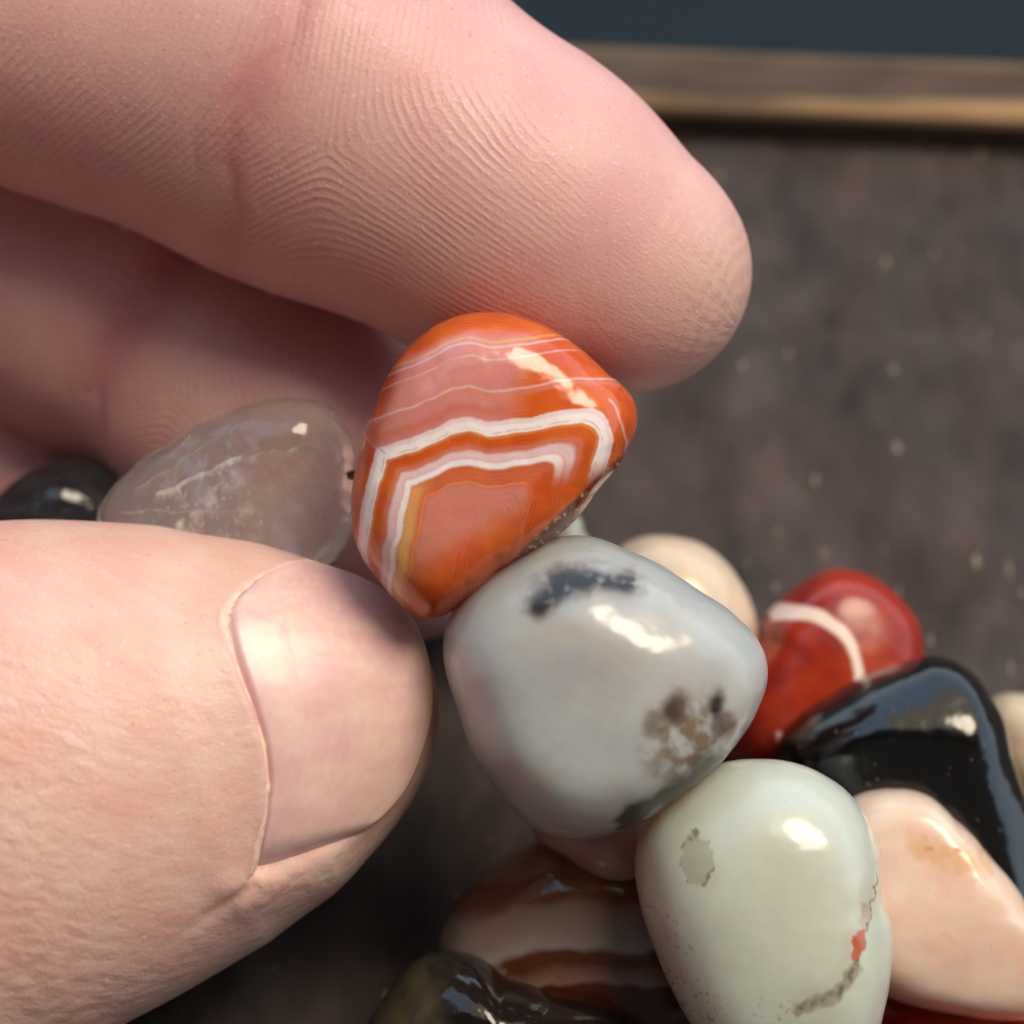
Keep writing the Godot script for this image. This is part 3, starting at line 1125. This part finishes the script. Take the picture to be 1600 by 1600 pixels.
	o = stone("tumbled_onyx", v2([1213, 1168, 1238, 1130, 1300, 1086, 1395, 1042, 1458, 1025, 1508, 1042, 1545, 1088, 1578, 1175, 1602, 1245, 1640, 1340, 1650, 1440, 1600, 1480, 1500, 1420, 1400, 1340, 1290, 1260, 1230, 1210]), -11.0, 5.6, 5.0, stone_material(0.15, 0.0, 0.6), func(px, py, _z, q): return col(14, 14, 16), [[1380, 1180, -0.10, 0.10, 4.4, 0.8], [1530, 1170, 0.75, -0.1, 4.3, 0.6], [1420, 1085, 0.0, -0.7, 3.9, 0.8]], 2.4, 120, 300, 0.06)
	tag(o, "glossy black stone beside the red stone with white band", "gemstone", "polished stones of the strand")

	var rose := func(px: float, py: float, _z: float, q: Vector3) -> Color:
		var n := n3(q, 30.0)
		var c := col(226, 186, 168).lerp(col(228, 198, 180), clampf(0.5 + 1.3 * n, 0, 1))
		var d := seg_d(Vector2(px, py + 22.0 * n2(px, py, 3.0)), Vector2(1420, 1312), Vector2(1520, 1335))
		c = c.lerp(col(204, 160, 104), sst(30, 4, d) * 0.5)
		c = c.lerp(col(150, 86, 48), 1.0 - sst(0.5, 1.1, blob(px, py, 1478, 1314, 9, 4, 25)))
		c = c.lerp(col(186, 140, 92), (1.0 - sst(0.5, 1.1, blob(px, py, 1434, 1312, 10, 4, -10))) * 0.6)
		return c
	o = stone("tumbled_quartz", v2([1320, 1262, 1350, 1240, 1400, 1232, 1450, 1244, 1492, 1280, 1545, 1336, 1602, 1416, 1665, 1480, 1660, 1562, 1525, 1589, 1460, 1577, 1385, 1555, 1330, 1520, 1300, 1440, 1300, 1340]), -6.5, 4.6, 4.4, stone_material(0.2, 0.3), rose, [[1440, 1350, -0.08, -0.22, 3.7, 0.7], [1460, 1510, 0.06, 0.16, 3.8, 0.7]], 3.2, 110, 260, 0.08)
	tag(o, "pale pink stone with a brown stain in front of the black stone", "gemstone", "polished stones of the strand")

	o = stone("tumbled_quartz", v2([830, 1290, 850, 1250, 920, 1220, 1000, 1230, 1040, 1280, 1035, 1340, 1005, 1372, 960, 1380, 918, 1364, 876, 1334]), -6.0, 3.6, 3.6, stone_material(0.15, 0.2), func(px, py, _z, q): return col(196, 162, 148).lerp(col(182, 150, 138), clampf(0.5 + n3(q, 40.0), 0, 1)), [], 2.2, 60, 160)
	tag(o, "greyish pink stone peeking out below the milky grey stone with black inclusion", "gemstone", "polished stones of the strand")

	var banded := func(px: float, py: float, _z: float, q: Vector3) -> Color:
		var y := py + 0.04 * (px - 850) + 14.0 * n2(px, py, 0.6) + 2.0 * n2(px, py, 2.5) - 22.0 * exp(-pow((px - 690.0) / 90.0, 2.0))
		return ramp([[1310, col(150, 112, 86)], [1345, col(138, 98, 72)], [1358, col(122, 72, 40)], [1385, col(124, 78, 54)], [1400, col(142, 116, 102)], [1440, col(150, 128, 118)], [1462, col(158, 142, 134)], [1472, col(96, 50, 26)], [1486, col(92, 48, 28)], [1500, col(124, 88, 74)], [1516, col(144, 110, 94)], [1522, col(84, 36, 20)], [1600, col(62, 28, 18)]], y)
	o = stone("tumbled_agate", v2([684, 1482, 692, 1445, 708, 1418, 742, 1378, 800, 1332, 860, 1300, 960, 1290, 1060, 1310, 1120, 1380, 1150, 1480, 1120, 1600, 1040, 1680, 920, 1690, 800, 1650, 720, 1570]), -8.0, 5.2, 4.6, stone_material(0.15, 0.1, 0.5, 0.0, 0.2), banded, [[860, 1450, -0.15, 0.05, 4.6, 1.2]], 2.4, 120, 300, 0.08)
	tag(o, "brown and grey banded stone left of the greenish white stone", "gemstone", "polished stones of the strand")

	var smoky := func(px: float, py: float, _z: float, q: Vector3) -> Color:
		var c := col(58, 54, 44).lerp(col(30, 28, 26), sst(660, 720, px + 30 * n2(px, py, 1.5)))
		c = c.lerp(col(74, 66, 44), (1.0 - sst(0.4, 1.1, blob(px, py, 640, 1570, 60, 70))) * clampf(0.6 + 1.5 * n3(q, 50.0), 0, 1))
		return c
	o = stone("tumbled_pebble", v2([572, 1612, 600, 1560, 640, 1507, 680, 1490, 722, 1492, 790, 1530, 868, 1560, 932, 1570, 985, 1592, 1020, 1640, 960, 1700, 820, 1730, 680, 1710, 600, 1670]), -3.5, 4.6, 4.0, stone_material(0.12, 0.05), smoky, [], 2.4, 90, 240, 0.08)
	tag(o, "dark smoky olive stone at the bottom edge below the banded brown stone", "gemstone", "polished stones of the strand")

	o = stone("tumbled_agate", v2([1330, 1600, 1370, 1540, 1440, 1530, 1560, 1560, 1660, 1560, 1720, 1620, 1700, 1720, 1560, 1760, 1420, 1740, 1350, 1680]), -10.0, 4.6, 4.0, stone_material(0.12, 0.08), func(px, py, _z, q): return col(164, 40, 20).lerp(col(208, 100, 48), sst(1420, 1640, px + 60 * n3(q, 20.0))), [], 2.3, 60, 160)
	tag(o, "orange red stone showing under the pink stone at the bottom right corner", "gemstone", "polished stones of the strand")

	o = stone("tumbled_pebble", v2([1530, 1130, 1560, 1088, 1620, 1090, 1690, 1140, 1720, 1220, 1690, 1290, 1620, 1300, 1550, 1240]), -19.0, 4.4, 4.2, stone_material(0.2, 0.15), func(px, py, _z, q): return col(206, 184, 152).lerp(col(190, 172, 146), clampf(0.5 + n3(q, 30.0), 0, 1)), [], 2.2, 60, 160)
	tag(o, "beige stone behind the black stone at the right edge", "gemstone", "polished stones of the strand")


# cloudy heart of a translucent stone: the same form, smaller, inside its clearer skin
func heart(o: Node3D, outline: Array, z: float, front: float, back: float, mat: Material, paint: Callable, planes: Array, pf: float, share: float) -> void:
	var c := Vector2.ZERO
	for q in outline:
		c += q / outline.size()
	var small := []
	for q in outline:
		small.append(c + (q - c) * share)
	var pl := []
	for q in planes:
		pl.append([c.x + (q[0] - c.x) * share, c.y + (q[1] - c.y) * share, q[2], q[3], q[4] * share, q[5]])
	var inner := func(px: float, py: float, zz: float, q: Vector3) -> Color:
		return paint.call(c.x + (px - c.x) / share, c.y + (py - c.y) / share, zz / share, q / share)
	var t := stone("cloudy_heart", small, z, front * share, back * share, mat, inner, pl, pf, 150, 360, 0.05)
	var m: MeshInstance3D = t.get_child(0)
	t.remove_child(m)
	remove_child(t)
	t.free()
	m.name = "cloudy_heart"
	o.add_child(m, true)


func dendrite_skin(px: float, py: float, zz: float, q: Vector3) -> Color:
	return dendrite_base(q, n3(q, 26.0)).lerp(dendrite(px, py, zz, q), 1.0)


func milky_skin(px: float, py: float, zz: float, q: Vector3) -> Color:
	return milky_base(n3(q, 22.0)).lerp(milky(px, py, zz, q), 0.9)


func quartz_material() -> StandardMaterial3D:
	var m := StandardMaterial3D.new()
	m.albedo_color = Color(0.96, 0.95, 0.95, 0.12)
	m.refraction_enabled = true
	m.refraction_scale = 0.045
	m.roughness = 0.09
	return m


func quartz_cracks(o: Node3D) -> void:
	# healed fractures inside the clear stone: thin irregular veils, denser along their edges
	var m := StandardMaterial3D.new()
	m.vertex_color_use_as_albedo = true
	m.transparency = BaseMaterial3D.TRANSPARENCY_ALPHA
	m.cull_mode = BaseMaterial3D.CULL_DISABLED
	m.roughness = 0.6
	# each: corner px (start and end of one edge), depth at that edge, slant down in px, depth at the far edge, strength
	var veils := [[205, 770, 385, 655, -3.4, 10, 70, -7.0, 0.75], [235, 778, 385, 705, -3.0, 60, 130, -5.5, 0.85], [380, 715, 500, 690, -2.9, 10, 120, -6.5, 0.35], [180, 800, 400, 800, -4.0, 30, 60, -7.0, 0.6]]
	for l in veils:
		var v := PackedVector3Array()
		var c := PackedColorArray()
		var rows := 40
		var cols := 80
		for i in rows:
			var t := float(i) / (rows - 1)
			for j in cols:
				var u := float(j) / (cols - 1)
				var px: float = lerpf(l[0], l[2], u) + l[5] * t + 4.0 * n2(u, l[0], 500.0)
				var py: float = lerpf(l[1], l[3], u) + l[6] * t + 5.0 * n2(u, l[1], 420.0)
				var z: float = lerpf(l[4], l[7], t) + 0.3 * noise.get_noise_2d(px * 2.0, py * 2.0)
				v.append(vb * (P(px, py, z) * 0.001) + focus_point - o.position)
				var cloud := clampf(0.35 + 1.3 * noise.get_noise_2d(px * 2.4, py * 2.4 + z * 9.0), 0, 1)
				var grit := sst(0.30, 0.60, noise.get_noise_2d(px * 9.0, py * 9.0))
				var edge := 1.0 - sst(0.01, 0.09, t + 0.04 * n2(u, l[0], 900.0))
				var ends := sst(0.0, 0.12, u) * sst(1.0, 0.85, u) * sst(1.0, 0.6, t)
				var al: float = clampf((0.75 * cloud * cloud + 1.1 * grit + 1.6 * edge) * ends * l[8], 0.0, 0.95)
				c.append(Color(0.90, 0.88, 0.87, al))
		put("crack_veil", grid_mesh(v, c, rows, cols, false), m, o)


func make_small() -> void:
	var m := StandardMaterial3D.new()
	m.albedo_color = Color(0.30, 0.25, 0.17)
	m.roughness = 0.8
	var a := world(P(530, 738, -3.0))
	var t := thing("thread", a)
	tag(t, "short dark thread joining the clear quartz and the orange stone", "thread")
	for e in [[-3.0, 0.0], [4.0, 1.3]]:
		var pts := PackedVector3Array()
		for i in 13:
			var u := i / 12.0
			pts.append(world(P(lerpf(522, 600, u), 742 + e[0] + 2.0 * sin(u * 9.0 + e[1] * 2.4), lerpf(-6.5, 0.5, u))) - a)
		put("strand", tube(pts, 0.00013), m, t)
